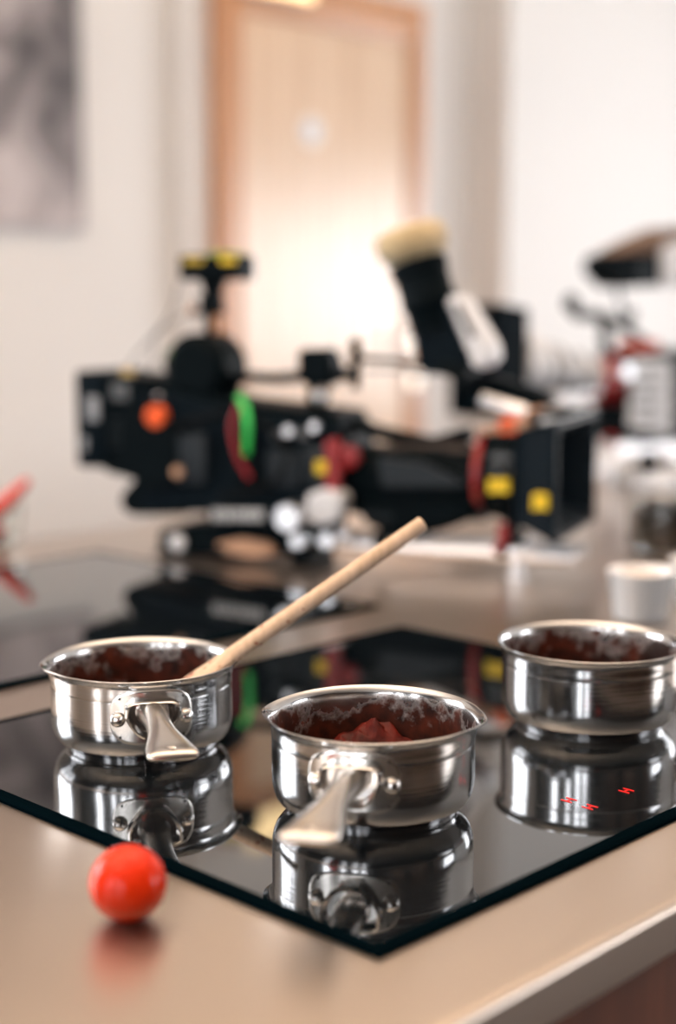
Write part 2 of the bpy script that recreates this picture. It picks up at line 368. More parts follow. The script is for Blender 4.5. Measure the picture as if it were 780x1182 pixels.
# round sign on the door and light over it
sg=empty('round_door_sign',uv(3.25,vf-.031,1.24+.52),TH,'small round white sign with pale blue centre on the wooden door','sign')
m=MB(); m.cyl((0,0,0),(0,-.004,0),.042,n=40); m.build('disc',mat('sign_white',(.9,.9,.9),.3),sg)
m=MB(); m.cyl((0,-.0041,0),(0,-.0055,0),.017,n=32); m.build('blue_dot',mat('sign_blue',(.45,.62,.85),.3),sg)
el=empty('emergency_light',uv(3.055,vf-.046,2.125),TH,'lit warm white light fitting across the top of the wooden door','light')
MB().b2((-.15,-.045,0),(.15,0,.11),.01).build('housing',M_white,el)
MB().b2((-.142,-.055,.004),(.142,-.0451,.104),.006).build('diffuser',mat('lit_diffuser',(.9,.85,.7),.5,emit=(1,.66,.26),es=2.4),el)
# picture
pu0,pu1=1.35,2.36
pc=empty('framed_print',uv(1.85,VW+.049,1.435),TH,'large mottled grey and black print hanging on the white wall','picture')
MB().b2((-.5,-.03,0),(.585,0,1.3),.003).build('canvas',M_art,pc)
# tall cupboards behind the photographer, seen only in the steel
M_dkwood=wood_mat('dark_walnut',(.035,.020,.013),(.08,.042,.025),.4,4,(8,8,.8))
M_oakedge=mat('pale_oak_edge',(.75,.45,.22),.5,noise=.1)
for i,(u,) in enumerate([(-.6,),(1.0,),(2.6,)]):
    t=empty('tall_cupboard',uv(u,V0+.3,0),TH,['dark walnut cupboard against the rear wall, nearest the left windows','dark walnut cupboard against the rear wall, second from the left windows','dark walnut cupboard against the rear wall, nearest the right windows'][i],'cupboard','tall cupboards behind the photographer')
    MB().b2((-.62,-.28,0),(.62,.27,2.25),.004).build('carcass',M_dkwood,t)
    for k in (-1,1):
        dd=MB().b2((min(0,k*.6)+.004,.271,.1),(max(0,k*.6)-.004,.292,2.22),.003).build('door',M_dkwood,t)
        MB().b2((k*.05-.008,.2925,.8),(k*.05+.008,.31,1.7),.003).build('handle',M_oakedge,dd)

# ------------------------------------------------------------------ the island
CF,CB=.4205,1.80; A0,A1=-.6,3.6
isl=empty('kitchen_island',(0,0,0),TH,'long kitchen island with brushed stainless steel worktop and red-brown wooden cabinets','kitchen island')
prof=[]
R=.006
pts=[(CF+.02,TOP-.0315),(CF,TOP-.0315),(CF-.003,TOP-.029)]
for k in range(7):
    a=PI-(PI/2)*k/6; pts.append((CF-.003+R+R*math.cos(a),TOP-R+R*math.sin(a)))
pts+=[(CB-R+R*math.sin(PI/2*k/6),TOP-R+R*math.cos(PI/2*k/6)) for k in range(7)]
pts+=[(CB,TOP-.0315)]
MB().prism(pts,'x',A0,A1).build('worktop',M_top,isl)
m=MB(); m.b2((A0+.03,CF+.035,.10),(A1-.03,CB-.03,TOP-.0316)); m.build('carcass',M_cab,isl)
for k in range(6):
    x=A0+.04+.68*k
    dd=MB().b2((x,CF+.016,.12),(x+.672,CF+.0345,TOP-.037),.002).build('cabinet_door',M_cab,isl)
    MB().tube([(x+.06,CF+.016,.62),(x+.06,CF-.012,.63),(x+.06,CF-.012,.78),(x+.06,CF+.016,.79)],.005).build('handle',M_silver,dd)
MB().b2((A0+.08,CF+.08,0),(A1-.08,CB-.08,.0995)).build('plinth',M_black,isl)

GT=.004   # height of the glass over the steel
def hob(u0,u1,v0,v1,label):
    r=empty('induction_hob',uv(u0,v0,TOP),TH,label,'hob','induction hobs in the island')
    w,d_=u1-u0,v1-v0; t=GT
    m=MB(); e=.0095
    # outer frame ring with sloped edge, glass set in
    def rect(i,z): return [Vector((i,i,z)),Vector((w-i,i,z)),Vector((w-i,d_-i,z)),Vector((i,d_-i,z))]
    m.rings([rect(0,.0002),rect(0,t*.55),rect(.0012,t*.9),rect(.003,t),rect(e,t),rect(e,.0002)],cap=False,closed=True,smooth=False)
    m.build('edge_frame',M_bezel,r)
    MB().b2((e+.0002,e+.0002,.0003),(w-e-.0002,d_-e-.0002,t-.0002)).build('glass',M_hob,r)
    return r
h1=hob(.5368,1.1362,.4896,1.0073,'black glass induction hob with three saucepans standing on it')
h2=hob(.60,1.2,1.098,1.615,'black glass induction hob behind the pans, beside the left film camera')
def digit(u,v):
    m=MB(); q=.0008
    for s in (-1,1): m.box((s*.0030,0,0),(q,.0088,.0003))
    m.box((0,0,0),(.006,q,.0003))
    o=m.build('display_digit',M_digit,h1,loc=(u-.5368,v-.4896,GT+.0001))
    o['label']='glowing red digit'
for u,v in ((.8037,.5579),(.8020,.5397),(.8476,.5407)): digit(u,v)

# ------------------------------------------------------------------ saucepans
def spout_fn(spouts):
    def fn(r,z,a):
        k=0
        for s in spouts:
            d_=(a-s+PI)%(2*PI)-PI; k+=math.exp(-(d_/.27)**2)
        w=max(0,min(1,(z-.052)/.015))**1.5
        rr=r+k*w*.0038; zz=z-k*w*.0012
        return Vector((rr*math.cos(a),rr*math.sin(a),zz))
    return fn
def make_pan(name,loc,rz,scale,label,group,spouts=(0,PI)):
    """origin at the base centre; the handle points to local -y, the pouring lips to +-x"""
    t=empty(name,loc,rz,label,'saucepan',group); t.scale=(scale,)*3
    fn=spout_fn(spouts)
    outer=[(.001,.0006),(.054,.0006),(.0568,.0),(.0578,.0002),(.0584,.0010),(.0586,.0022),(.0596,.0034),(.0620,.0056),(.0650,.0084),(.0674,.0118),(.0689,.0158),(.0697,.0200),(.0700,.0245),(.0700,.0300),(.0700,.0400),(.0700,.0500),(.0700,.0508),(.06994,.0510),(.0700,.0512),(.0700,.0560),(.0700,.0600),(.0702,.0622),(.0709,.0640),(.0721,.0654),(.0734,.0664),(.0741,.0670),(.0742,.0677),(.0736,.0680),(.0727,.0677),(.0714,.0666),(.0702,.0650),(.0692,.0625)]
    inner=[(.0692,.0625),(.0689,.0580),(.0688,.0500),(.0688,.0400),(.0688,.0300),(.0688,.0225),(.0678,.0165),(.0655,.0110),(.0620,.0075),(.0580,.0060),(.040,.0055),(.001,.0055)]
    m=MB(); N=128
    def rg(p): return [[fn(r,z,2*PI*i/N) for i in range(N)] for r,z in p]
    a=m.rings(rg(outer),cap=False); m.bm.faces.new(a[0][::-1]).material_index=0
    m.mi=1; b=m.rings(rg(inner),cap=False); m.bm.faces.new(b[-1]).material_index=1
    m.build('pan_body',[M_pan,M_inside],t)
    # mounting plate, wrapped round the wall
    zc=.0405; W,Hh=.0315,.0205; n=48; rings=[]
    def P(x,z,r): a=-PI/2+x/.0712; return Vector((r*math.cos(a),r*math.sin(a),zc+z))
    def se(k,f,p=3.2):
        a=2*PI*k/n; c,s_=math.cos(a),math.sin(a); d_=(abs(c)**p+abs(s_)**p)**(-1/p); return W*f*c*d_,Hh*f*s_*d_
    pm=MB()
    for f,r in ((1.0,.0701),(1.0,.0712),(.975,.0716),(.90,.0716),(.6,.0716),(.3,.0716),(.02,.0716)):
        rings.append([P(*se(k,f),r) for k in range(n)])
    pm.rings(rings,cap=True); plate=pm.build('mounting_plate',M_plate,t)
    for x in (-.0235,.0235):
        for z in (-.0145,.0145): 
            p=P(x,z,.0715); q=P(x,z,.0719); MB().cyl(p,q,.0009,n=12).build('weld_dimple',M_rubber,plate)
    for s_ in (-1,1):
        rm=MB(); a=-PI/2+s_*.0252/.0712; dirv=Vector((math.cos(a),math.sin(a),0)); c=dirv*.0714+Vector((0,0,zc-.001))
        rm.cyl(c,c+dirv*.0055,.005,prof=[(0,.0058),(.15,.0058),(.45,.0053),(.75,.0040),(.93,.0020),(1,.0004)],n=24)
        rm.build('rivet',M_polish,t)
    # D-shaped socket
    sm=MB(); out=[];
    def dsh(f,y,dz=0):
        r=[]
        for k in range(40):
            a=2*PI*k/40; x=.0205*math.copysign(abs(math.cos(a))**.5,math.cos(a)); z=math.sin(a)
            z=.0110*z**.35 if z>=0 else -.0170*(-z)**.9
            if math.sin(a)<0: x*=1-.35*(-math.sin(a))
            r.append(Vector((x*f,y,zc+.003+z*f+dz)))
        return r
    sm.rings([dsh(1,-.0700),dsh(1.02,-.0775),dsh(1.0,-.0800),dsh(.94,-.0808),dsh(.88,-.0800),dsh(.85,-.0775),dsh(.80,-.0720)],cap=True)
    sm.build('handle_socket',M_polish,t)
    # handle: cast, round neck, flat paddle end
    ks=[(.002,.0125,.0095,2.1,.0450),(.010,.0112,.0092,2.1,.0450),(.022,.0098,.0086,2.1,.0456),(.038,.0092,.0080,2.1,.0463),(.055,.0095,.0073,2.2,.0469),(.068,.0104,.0067,2.3,.0474),(.080,.0120,.0060,2.4,.0478),(.092,.0140,.0053,2.5,.0482),(.104,.0158,.0047,2.7,.0486),(.114,.0168,.0043,3.0,.0490),(.1215,.0172,.0041,3.2,.0496),(.1262,.0168,.0036,3.3,.0500),(.1285,.0157,.0025,3.3,.0500),(.1295,.0140,.0010,3.3,.0500)]
    hd=MB(); rings=[]
    for s_,w,h,p,z in ks:
        r=[]
        for k in range(40):
            a=2*PI*k/40; c,sn=math.cos(a),math.sin(a); d_=(abs(c)**p+abs(sn)**p)**(-1/p)
            x=w*c*d_; zz=h*sn*d_
            # shallow thumb groove on top
            if s_>.03 and sn>0: zz-=.0007*min(1,(s_-.03)/.03)*max(0,1-(x/w)**2)*(1 if s_<.12 else .3)
            r.append(Vector((x,-.0705-s_,z+zz)))
        rings.append(r)
    hd.rings(rings,cap=True)
    ho=hd.build('handle',M_handle,t)
    cu=MB().cyl((0,-.0705-.119,.03),(0,-.0705-.119,.07),.0028,n=20).build('cutter',M_polish,t)
    bo=ho.modifiers.new('hole','BOOLEAN'); bo.object=cu; bo.operation='DIFFERENCE'; bo.solver='EXACT'
    bpy.context.view_layer.update()
    dg=bpy.context.evaluated_depsgraph_get(); nm=bpy.data.meshes.new_from_object(ho.evaluated_get(dg))
    ho.modifiers.clear(); ho.data=nm; bpy.data.objects.remove(cu)
    return t
PG='stainless saucepans on the induction hob'
# base centres in metres
LP=Vector((-.1505,1.097,TOP+GT)); CP=Vector((.0235,.951,TOP+GT)); RP=Vector((.2025,1.152,TOP+GT))
make_pan('saucepan',LP,math.radians(13.5),.985,'small stainless steel saucepan with a wooden spoon leaning out of it',PG)
make_pan('saucepan',CP,math.radians(-12),.972,'small stainless steel saucepan nearest the hob corner, handle pointing at the viewer',PG)
make_pan('saucepan',RP,math.radians(112),1.0,'stainless steel saucepan with no handle in view, nearest the white ramekins',PG,())

def sauce(loc,sc_,heap,label):
    m=MB(); N=120; rings=[]
    rr=[.0652*k/44 for k in range(45)]
    def hgt(x,y):
        z=.0150+.0014*math.sin(x*260+1)*math.cos(y*210)+.0012*math.sin((x+y)*430)
        for hx_,hy_,hw,hh in heap:
            z+=hh*math.exp(-((x-hx_)**2+(y-hy_)**2)/hw**2)*(.82+.04*math.sin(x*500)+.04*math.sin(y*640+x*300))
        return z
    rings=[[Vector((max(r,.0003)*math.cos(2*PI*i/N),max(r,.0003)*math.sin(2*PI*i/N),hgt(r*math.cos(2*PI*i/N),r*math.sin(2*PI*i/N)))) for i in range(N)] for r in rr]
    rings=[[Vector((v.x,v.y,.0120)) for v in rings[-1]]]+rings[::-1]
    # narrow foot so the mass stays inside the rounded pan bottom
    rings[0]=[Vector((v.x*.96,v.y*.96,.0120)) for v in rings[0]]
    m.rings(rings,cap=True)
    o=m.build('tomato_sauce',M_sauce,loc=loc); o.scale=(sc_,)*3
    return tag(o,label,'sauce','tomato sauce in the saucepans','stuff')
sauce(LP,.985,[(.03,.045,.018,.006),(-.03,.05,.02,.006)],'dark tomato sauce inside the pan that holds the spoon')
sauce(CP,.972,[(-.004,.064,.016,.026),(.014,.064,.014,.023),(-.026,.060,.016,.016),(.034,.054,.014,.013)],'red tomato sauce heaped inside the pan nearest the hob corner')
sauce(RP,1.0,[(-.045,.035,.015,.012),(.045,.04,.012,.010),(.0,.055,.02,.006)],'dark tomato sauce inside the pan nearest the white ramekins')

# wooden spoon
def spoon():
    tip=Vector((.0672,1.150,TOP+.1675)); rim=Vector((-.0765,1.098,TOP+.0765)); d_=(tip-rim).normalized()
    side=Vector((d_.y,-d_.x,0)).normalized(); up=side.cross(d_); 
    if up.z<0: up=-up
    L=(tip-rim).length
    m=MB(); secs=[(L,.0058,.0058),(L-.0008,.0062,.0062),(L*.6,.0064,.0064),(L*.25,.0066,.0064),(0.0,.0076,.0062),(-.012,.0100,.0058),(-.024,.0135,.0048),(-.038,.0170,.0040),(-.052,.0175,.0034),(-.064,.0150,.0030),(-.070,.0105,.0024),(-.0725,.004,.001)]
    rings=[]
    for s_,w,h in secs:
        c=rim+d_*s_; rings.append([c+side*w*math.cos(2*PI*k/24)+up*h*math.sin(2*PI*k/24)-Vector((0,0,TOP)) for k in range(24)])
    m.rings(rings,cap=True)
    o=m.build('wooden_spoon',M_beech,loc=(0,0,TOP)); return o
tag(spoon(),'pale wooden spoon with sauce specks leaning on the rim of a saucepan','spoon')

# tomato
tm=empty('cherry_tomato',(-.1165,.777,TOP),0,'shiny red cherry tomato on the steel worktop in front of the hob','tomato')
m=MB(); n=48; prof=[]
for k in range(1,24):
    a=PI*k/24; r=.0215*math.sin(a); z=.0208-.0208*math.cos(a)
    if k>19: z-=.0016*((k-19)/4)**2
    prof.append((r,z))
m.lathe([(.0003,.0001)]+prof+[(.0003,.0392)],n=n); fo_=m.build('fruit',M_tomato,tm)
sm=MB(); 
for k in range(5):
    a=2*PI*k/5; sm.tube([(0,0,.0395),(.0025*math.cos(a),.0025*math.sin(a),.0402),(.0045*math.cos(a),.0045*math.sin(a),.0398)],[.0007,.0006,.0002],n=6)
sc_o=sm.build('stem_scar',mat('dry_green',(.16,.18,.05),.7),tm)
for o_ in (fo_,sc_o): o_.data.transform(Matrix.Translation((0,0,.0215))@Matrix.Rotation(math.radians(-75),4,'X')@Matrix.Translation((0,0,-.0208)))

# ------------------------------------------------------------------ tracing frames for the equipment behind
def ray(px,py):
    X=(px-390)/F; Y=(591-py)/F
    return Vector((X,math.cos(PITCH)+Y*math.sin(PITCH),-math.sin(PITCH)+Y*math.cos(PITCH)))
class Frame:
    """local frame of a thing standing at root, turned by rz; maps a sight line to the local plane y = d"""
    def __init__(s,root,rz): s.o=Vector(root); s.R=Matrix.Rotation(rz,3,'Z'); s.Ri=s.R.transposed()
    def __call__(s,px,py,d=0):
        o=s.Ri@(Vector((0,0,TOP+CAMH))-s.o); r=s.Ri@ray(px,py); t=(d-o.y)/r.y; return o+r*t
    def box(s,m,x0,y0,x1,y1,d0,d1,bev=.004):
        a=s(x0,y0,d0); b=s(x1,y1,d0); a2=s((x0+x1)/2,y1,d0).z
        return m.b2((a.x,d0,b.z),(b.x,d1,a.z),bev)
    def poly(s,m,pts,d0,d1,bev=.003):
        return m.prism([(s(x,y,d0).x,s(x,y,d0).z) for x,y in pts],'y',d0,d1,bev)
    def tube(s,m,pts,r,**k):
        return m.tube([s(*p) for p in pts],r,**k)
def smooth_path(P,n=6):
    P=[Vector(p) for p in P]; out=[]
    for i in range(len(P)-1):
        p0=P[max(i-1,0)];p1=P[i];p2=P[i+1];p3=P[min(i+2,len(P)-1)]
        for k in range(n):
            t=k/n; out.append(.5*((2*p1)+(-p0+p2)*t+(2*p0-5*p1+4*p2-p3)*t*t+(-p0+3*p1-3*p2+p3)*t**3))
    out.append(P[-1]); return out

# ------------------------------------------------------------------ film camera A, lens to the right
RA=(-.006,1.93,TOP); YA=math.radians(-22)
camA=empty('cinema_camera',RA,YA,'large black cinema camera rig with lens pointing right, standing behind the hobs','film camera')
A=Frame(RA,YA)
# battery and transmitter at the back
m=MB(); A.box(m,85,428,124,541,-.06,.06,.006); bat=m.build('battery',M_blue,camA)
for q in ((99,458,114,486),(92,504,100,520)): m=MB(); A.box(m,*q,-.0615,-.0601,.0005); m.build('battery_label',mat('pale_grey_label',(.30,.32,.35),.4,noise=.1),bat)
m=MB(); A.poly(m,[(118,431),(172,436),(172,560),(134,548),(118,545)],-.055,.055,.004); vm=m.build('battery_plate',M_black,camA)
m=MB(); 
for k in range(4):
    for j in range(3): A.box(m,121+j*7,484+k*9,125+j*7,488+k*9,-.0562,-.0551,.0004)
m.build('contact_grid',M_dkgrey,vm)
m=MB(); A.box(m,128,442,148,462,-.0565,-.0551,.001); m.build('plate_label',M_grey,vm)
# body
m=MB(); A.poly(m,[(160,455),(195,452),(250,470),(300,478),(392,492),(392,588),(240,592),(160,592)],-.065,.065,.005); body=m.build('camera_body',M_blue,camA)
for q in ((308,520,345,563,-.072,-.0651,.002),(205,500,238,560,-.074,-.0651,.004),(349,515,377,560,-.073,-.0651,.003)): m=MB(); A.box(m,*q); m.build('side_panel',M_dkgrey,body)
m=MB(); 
for y in (500,509,518,527,536): A.box(m,245,y,300,y+4,-.0685,-.0651,.001)
m.build('vent_ribs',M_black,body)
m=MB(); A.box(m,268,527,303,566,-.0725,-.0651,.003); m.build('media_door',M_black,body)
m=MB(); A.poly(m,[(138,572),(160,548),(215,552),(215,594),(150,595),(138,586)],-.05,.05,.004); m.build('rear_foot',M_black,camA)
m=MB(); A.poly(m,[(150,470),(176,486),(205,486),(205,560),(160,566)],-.075,-.066,.002); m.build('cable_cover',M_black,camA)
m=MB(); A.box(m,238,580,318,608,-.085,.05,.004); lb=m.build('lower_bracket',M_blue,camA)
m=MB(); 
x=244
for w in (9,7,9,5,7,9,8,7): A.box(m,x,588,x+w-2,601,-.0862,-.0851,.0004); x+=w
m.build('lettering',M_lightprint,lb)
# base dovetail
m=MB(); A.poly(m,[(182,612),(250,604),(360,606),(362,640),(300,644),(182,640)],-.06,.06,.004); bp=m.build('base_plate',M_black,camA)
m=MB(); c=A(205,627,-.062); m.cyl(c,c+Vector((0,-.004,0)),.011,n=24,prof=[(0,.012),(.6,.011),(1,.008)]); m.build('plate_highlight',M_white,bp)  # white disc put in as the oval highlight on the base plate
for px in (192,350):
    m=MB(); c=A(px,636,-.03); m.b2((c.x-.012,-.045,0),(c.x+.012,.05,c.z),.002); m.build('base_foot',M_black,bp)
m=MB(); A.poly(m,[(248,628),(275,622),(310,628),(318,640),(290,646),(262,638)],-.075,-.061,.002); m.build('tan_gap_piece',M_copper,bp)  # tan piece added for the worktop glimpsed through a gap under the rig
# knobs
def knob(px,py,d0,d1,r,mt,name,parent=camA,label=None):
    m=MB(); c=A(px,py,d0); m.cyl(c,(c.x,d1,c.z),r,prof=[(0,r*.9),(.08,r),(.9,r),(1,r*.85)],n=28)
    o=m.build(name,mt,parent)
    if label: o['label']=label
    return o
knob(330,598,-.105,-.066,.0175,M_silver,'rosette_knob',label='round silver rosette knob')
knob(342,625,-.085,-.061,.0095,M_silver,'clamp_knob')
knob(376,624,-.085,-.03,.0100,M_silver,'clamp_knob')
knob(178,481,-.078,-.060,.0145,M_orange,'record_button',label='bright orange button')
knob(222,467,-.030,-.012,.0125,M_orange,'top_button',label='orange red button')
knob(208,472,-.045,-.03,.006,M_white,'small_knob'); knob(236,470,-.045,-.03,.006,M_white,'small_knob')
knob(144,431,-.045,-.030,.0075,M_gold,'brass_connector')
knob(204,545,-.078,-.0745,.0075,M_copper,'lens_cap_screw'); knob(182,462,-.062,-.05,.008,M_silver,'small_knob')
# top plate
m=MB(); A.poly(m,[(125,432),(200,440),(262,462),(392,478),(392,494),(262,480),(150,458)],-.05,.05,.003); m.build('top_plate',M_black,camA)
m=MB(); A.poly(m,[(205,458),(225,450),(262,468),(262,480),(205,480)],-.03,.03,.004); m.build('port_cover',M_grey,camA)
# round dome (fan / antenna housing) and stem with small monitor
m=MB(); c=A(234,424,-.02); m.cyl((c.x,-.05,c.z),(c.x,.03,c.z),.046,prof=[(0,.034),(.12,.046),(.9,.046),(1,.038)],n=40); A.poly(m,[(186,413),(205,406),(228,430),(225,450),(190,436)],-.035,.015,.004)
dm=m.build('motor_housing',M_black,camA)
m=MB(); A.poly(m,[(190,404),(206,402),(208,420),(194,424)],-.045,-.036,.002); m.build('green_tab',mat('dark_green',(.05,.11,.02),.5),dm)
m=MB(); A.tube(m,[(240,400,-.01),(241,370,-.01),(242,340,-.01),(241,318,-.01)],[.006,.0055,.008,.010]); A.box(m,229,340,250,362,-.02,.005,.003); A.tube(m,[(224,360,-.012),(258,359,-.012)],.005); A.poly(m,[(228,318),(256,318),(247,345),(236,345)],-.018,.004,.003); st=m.build('monitor_arm',M_black,camA)
m=MB(); c=A(222,358,-.013); m.sphere(c,.007); m.build('arm_knob',M_copper,st)
m=MB(); A.box(m,205,294,274,323,-.035,.022,.005); mo=m.build('monitor',M_black,camA)
m=MB(); A.box(m,212,297,234,304,-.0365,-.0351,.0005); m.build('yellow_mark',mat('ochre_print',(.60,.42,.03),.5),mo); m=MB(); A.box(m,254,297,272,304,-.0365,-.0351,.0005); m.build('yellow_mark',M_yellow,mo)
m=MB(); A.box(m,240,291,266,294.6,-.03,.015,.001); m.build('green_strip',mat('lime_tape',(.45,.60,.06),.5),mo)
# thin antenna cable
m=MB(); m.tube(smooth_path([A(206,326,0),A(196,362,0),A(176,388,0),A(155,412,0),A(146,430,0)]),.0014,n=8); m.build('thin_cable',M_grey,camA)
m=MB(); m.tube(smooth_path([A(228,358,0),A(205,368,0),A(178,392,0),A(176,430,0)]),.0012,n=8); m.build('thin_cable',M_grey,camA)
# handle
m=MB(); m.tube(smooth_path([A(262,470,-.01),A(266,446,-.01),A(282,436,-.01),A(320,437,-.01),A(350,434,-.01),A(385,432,-.01),A(410,430,-.01)]),.0075,n=16); A.box(m,352,425,412,440,-.018,-.002,.003)
hnd=m.build('top_handle',M_black,camA)
m=MB(); A.poly(m,[(343,403),(376,402),(385,425),(380,446),(350,446),(343,430)],-.03,.012,.004); m.build('handle_clamp',M_black,hnd)
m=MB(); A.tube(m,[(411,397,-.01),(410,448,-.01)],.0062); c=A(410,398,-.01); m.sphere(c,.008); c=A(410,414,-.01); m.sphere(c,.0085); m.build('handle_post',M_black,hnd)
m=MB(); A.tube(m,[(364,446,-.01),(358,474,-.01),(356,492,-.01)],[.009,.006,.008]); A.tube(m,[(378,446,-.01),(374,466,-.01),(368,480,-.01)],.0045); A.tube(m,[(352,476,-.01),(388,471,-.01)],.0045); m.build('handle_leg',M_black,camA)
m=MB(); c=A(368,458,-.03); m.sphere(c,.007,(1,1,1.2)); m.build('leg_screw',M_silver,camA)
m=MB(); A.poly(m,[(300,480),(395,478),(395,486),(300,486)],-.02,.02,.002); m.build('cheese_plate',M_black,camA)
for px,py,r,mt in ((336,497,.006,M_silver),(352,500,.007,M_grey),(366,492,.0055,M_silver),(322,502,.006,M_grey)):
    m=MB(); c=A(px,py,-.0651); m.cyl(c,c+Vector((0,-.012,0)),r,n=20); m.build('connector',mt,camA)

# cables
m=MB(); m.tube(smooth_path([A(276,458,-.08),A(283,470,-.085),A(286,495,-.09),A(285,524,-.085)]),[.0045]*19,n=12); m.build('green_cable',M_green,camA)
m=MB(); m.tube(smooth_path([A(276,468,-.082),A(268,492,-.086),A(274,525,-.086),A(288,552,-.082)]),.0038,n=12); m.build('red_cable',M_redc,camA)
m=MB(); m.tube(smooth_path([A(262,474,-.085),A(240,482,-.085),A(215,486,-.08),A(196,498,-.08)]),.0035,n=10); m.tube(smooth_path([A(300,486,-.08),A(330,520,-.085),A(310,560,-.085),A(250,575,-.085)]),.003,n=10); m.build('black_cable',M_rubber,camA)
# red gear motor
m=MB(); 
for py,r in ((516,.012),(530,.010),(545,.013),(558,.011)):
    c=A(384,py,-.070); m.cyl((c.x-.0,-.074,c.z),(c.x,-.060,c.z),r*.85,n=20)
c=A(402,528,-.06); m.cyl((c.x,-.066,c.z),(c.x,-.05,c.z),.012,n=20,prof=[(0,.009),(.1,.014),(.9,.014),(1,.009)])
A.box(m,381,506,389,568,-.07,-.05,.003); gm=m.build('red_focus_gear',M_red,camA)
m=MB(); A.box(m,364,532,376,547,-.0765,-.0735,.0005); m.build('yellow_mark',M_yellow,camA)
m=MB(); A.poly(m,[(352,572),(372,564),(396,572),(392,600),(368,608),(352,600)],-.085,-.05,.004); m.build('white_bracket',M_white,camA)
# lens: big zoom barrel with deep belly, ring, front barrel
def barrel(m,px0,px1,pyc,prof,d=0):
    a=A(px0,pyc,d); b=A(px1,pyc,d); z=(a.z+b.z)/2
    m.cyl((a.x,d,z),(b.x,d,z),1,prof=prof,n=48)
m=MB(); barrel(m,396,560,556,[(0,.030),(.02,.040),(.10,.046),(.45,.048),(.5,.050),(.75,.050),(.8,.046),(1,.046)]); lens=m.build('lens_barrel',M_black,camA)
m=MB(); A.poly(m,[(402,572),(412,598),(432,613),(462,621),(506,615),(540,602),(562,584),(500,566)],-.045,.045,.008); bl=m.build('lens_grip',M_black,camA)
m=MB(); x=421
for w in (6,5,6,5,6,5): A.box(m,x,591+(x-421)*.12,x+w-1.5,598+(x-421)*.12,-.0462,-.0451,.0004); x+=w
m.build('lettering',M_dkgrey,bl)
m=MB(); A.poly(m,[(436,528),(486,534),(534,556),(534,562),(440,562)],-.056,-.044,.002); m.build('lens_scale',M_dkgrey,lens)
m=MB(); A.poly(m,[(404,520),(452,514),(520,512),(545,524),(440,530),(406,548)],-.02,.04,.003); m.build('lens_shroud',mat('dark_brown_leather',(.05,.034,.026),.6,noise=.3,bump=.3),lens)
m=MB(); barrel(m,557,566,546,[(0,.050),(.1,.0535),(.9,.0535),(1,.050)]); m.build('red_ring',M_red,lens)
m=MB(); barrel(m,566,600,546,[(0,.050),(.05,.056),(.45,.056),(.5,.060),(1,.062)]); fb=m.build('front_barrel',M_black,lens)
m=MB(); A.poly(m,[(563,553),(587,553),(587,570),(576,568),(563,570)],-.0625,-.0585,.0005); m.build('yellow_number',M_yellow,camA)
m=MB(); A.box(m,566,524,590,533,-.060,-.0555,.0005); A.box(m,566,540,590,547,-.0605,-.057,.0005); m.build('barrel_scale',M_grey,camA)
knob(585,494,-.03,.0,.013,M_orange,'top_tab',label='orange tab'); 
m=MB(); A.poly(m,[(545,498),(600,484),(610,470),(618,478),(606,497),(548,503)],-.03,.03,.003); m.build('lens_clamp',M_copper,camA)
# matte box: square bellows opening to the right
c0=A(596,548,-.075); c1=A(638,557,-.110); 
x0=c0.x; x1=c1.x; zt0=A(600,497,-.075).z; zb0=A(600,606,-.075).z; zt1=A(638,489,-.110).z; zb1=A(638,626,-.110).z
def sq(x,hy,zb,zt): return [Vector((x,-hy,zb)),Vector((x,hy,zb)),Vector((x,hy,zt)),Vector((x,-hy,zt))]
m=MB(); m.rings([sq(x0-.01,.055,zb0+.02,zt0-.02),sq(x0,.075,zb0,zt0),sq(x0+.012,.078,zb0-.003,zt0+.003),sq(x1-.006,.107,zb1+.002,zt1-.002),sq(x1,.110,zb1-.002,zt1+.002),sq(x1+.004,.110,zb1-.002,zt1+.002),sq(x1+.004,.104,zb1+.006,zt1-.006),sq(x0+.02,.060,zb0+.015,zt0-.015),sq(x0+.0,.050,zb0+.025,zt0-.025)],cap=True,smooth=False)
mb=m.build('matte_box',M_blue,camA)
m=MB(); A.poly(m,[(614,571),(632,571),(632,590),(624,588),(614,590)],-.1115,-.095,.0005); m.build('yellow_number',M_yellow,mb)
m=MB(); m.cyl((x0-.004,0,(zb0+zt0)/2),(x0+.004,0,(zb0+zt0)/2),.043,prof=[(0,.043),(.6,.043),(1,.02)],n=40); m.build('front_glass',M_glassdk,lens)
m=MB(); m.box((x1-.02,0,zt1+.006),(.045,.15,.004),bev=.001); m.build('top_flag',M_blue,mb)
# rods and support
m=MB(); a=A(372,621,-.03); b=A(664,621,-.03)
m.cyl((a.x,-.03,.030),(b.x,-.03,.030),.0085,n=24); m.build('support_rod',M_silver,camA)
m=MB(); m.cyl((a.x,.03,.030),(b.x,.03,.030),.0085,n=24); m.build('support_rod',M_silver,camA)
m=MB(); c=A(597,645,-.03); m.cyl((c.x,-.03,0.0),(c.x,-.03,.034),.0085,n=20,prof=[(0,.013),(.12,.013),(.16,.0085),(1,.0085)]); m.box((c.x,0,.034),(.02,.09,.012),bev=.002); m.build('support_leg',M_silver,camA)
m=MB(); c=A(581,617,-.045); m.box((c.x,-.045,c.z),(.013,.012,.028),bev=.003); m.tube([(c.x,-.05,c.z-.008),(c.x-.008,-.055,c.z-.022)],.005); m.build('rod_clamp',M_red,camA)
for px in (450,592):
    m=MB(); c=A(px,606,-.0); m.box((c.x,0,.038),(.02,.08,.022),bev=.003); m.cyl((c.x,0,.0495),(c.x,0,.075),.01,n=16); m.build('lens_support',M_black,camA)

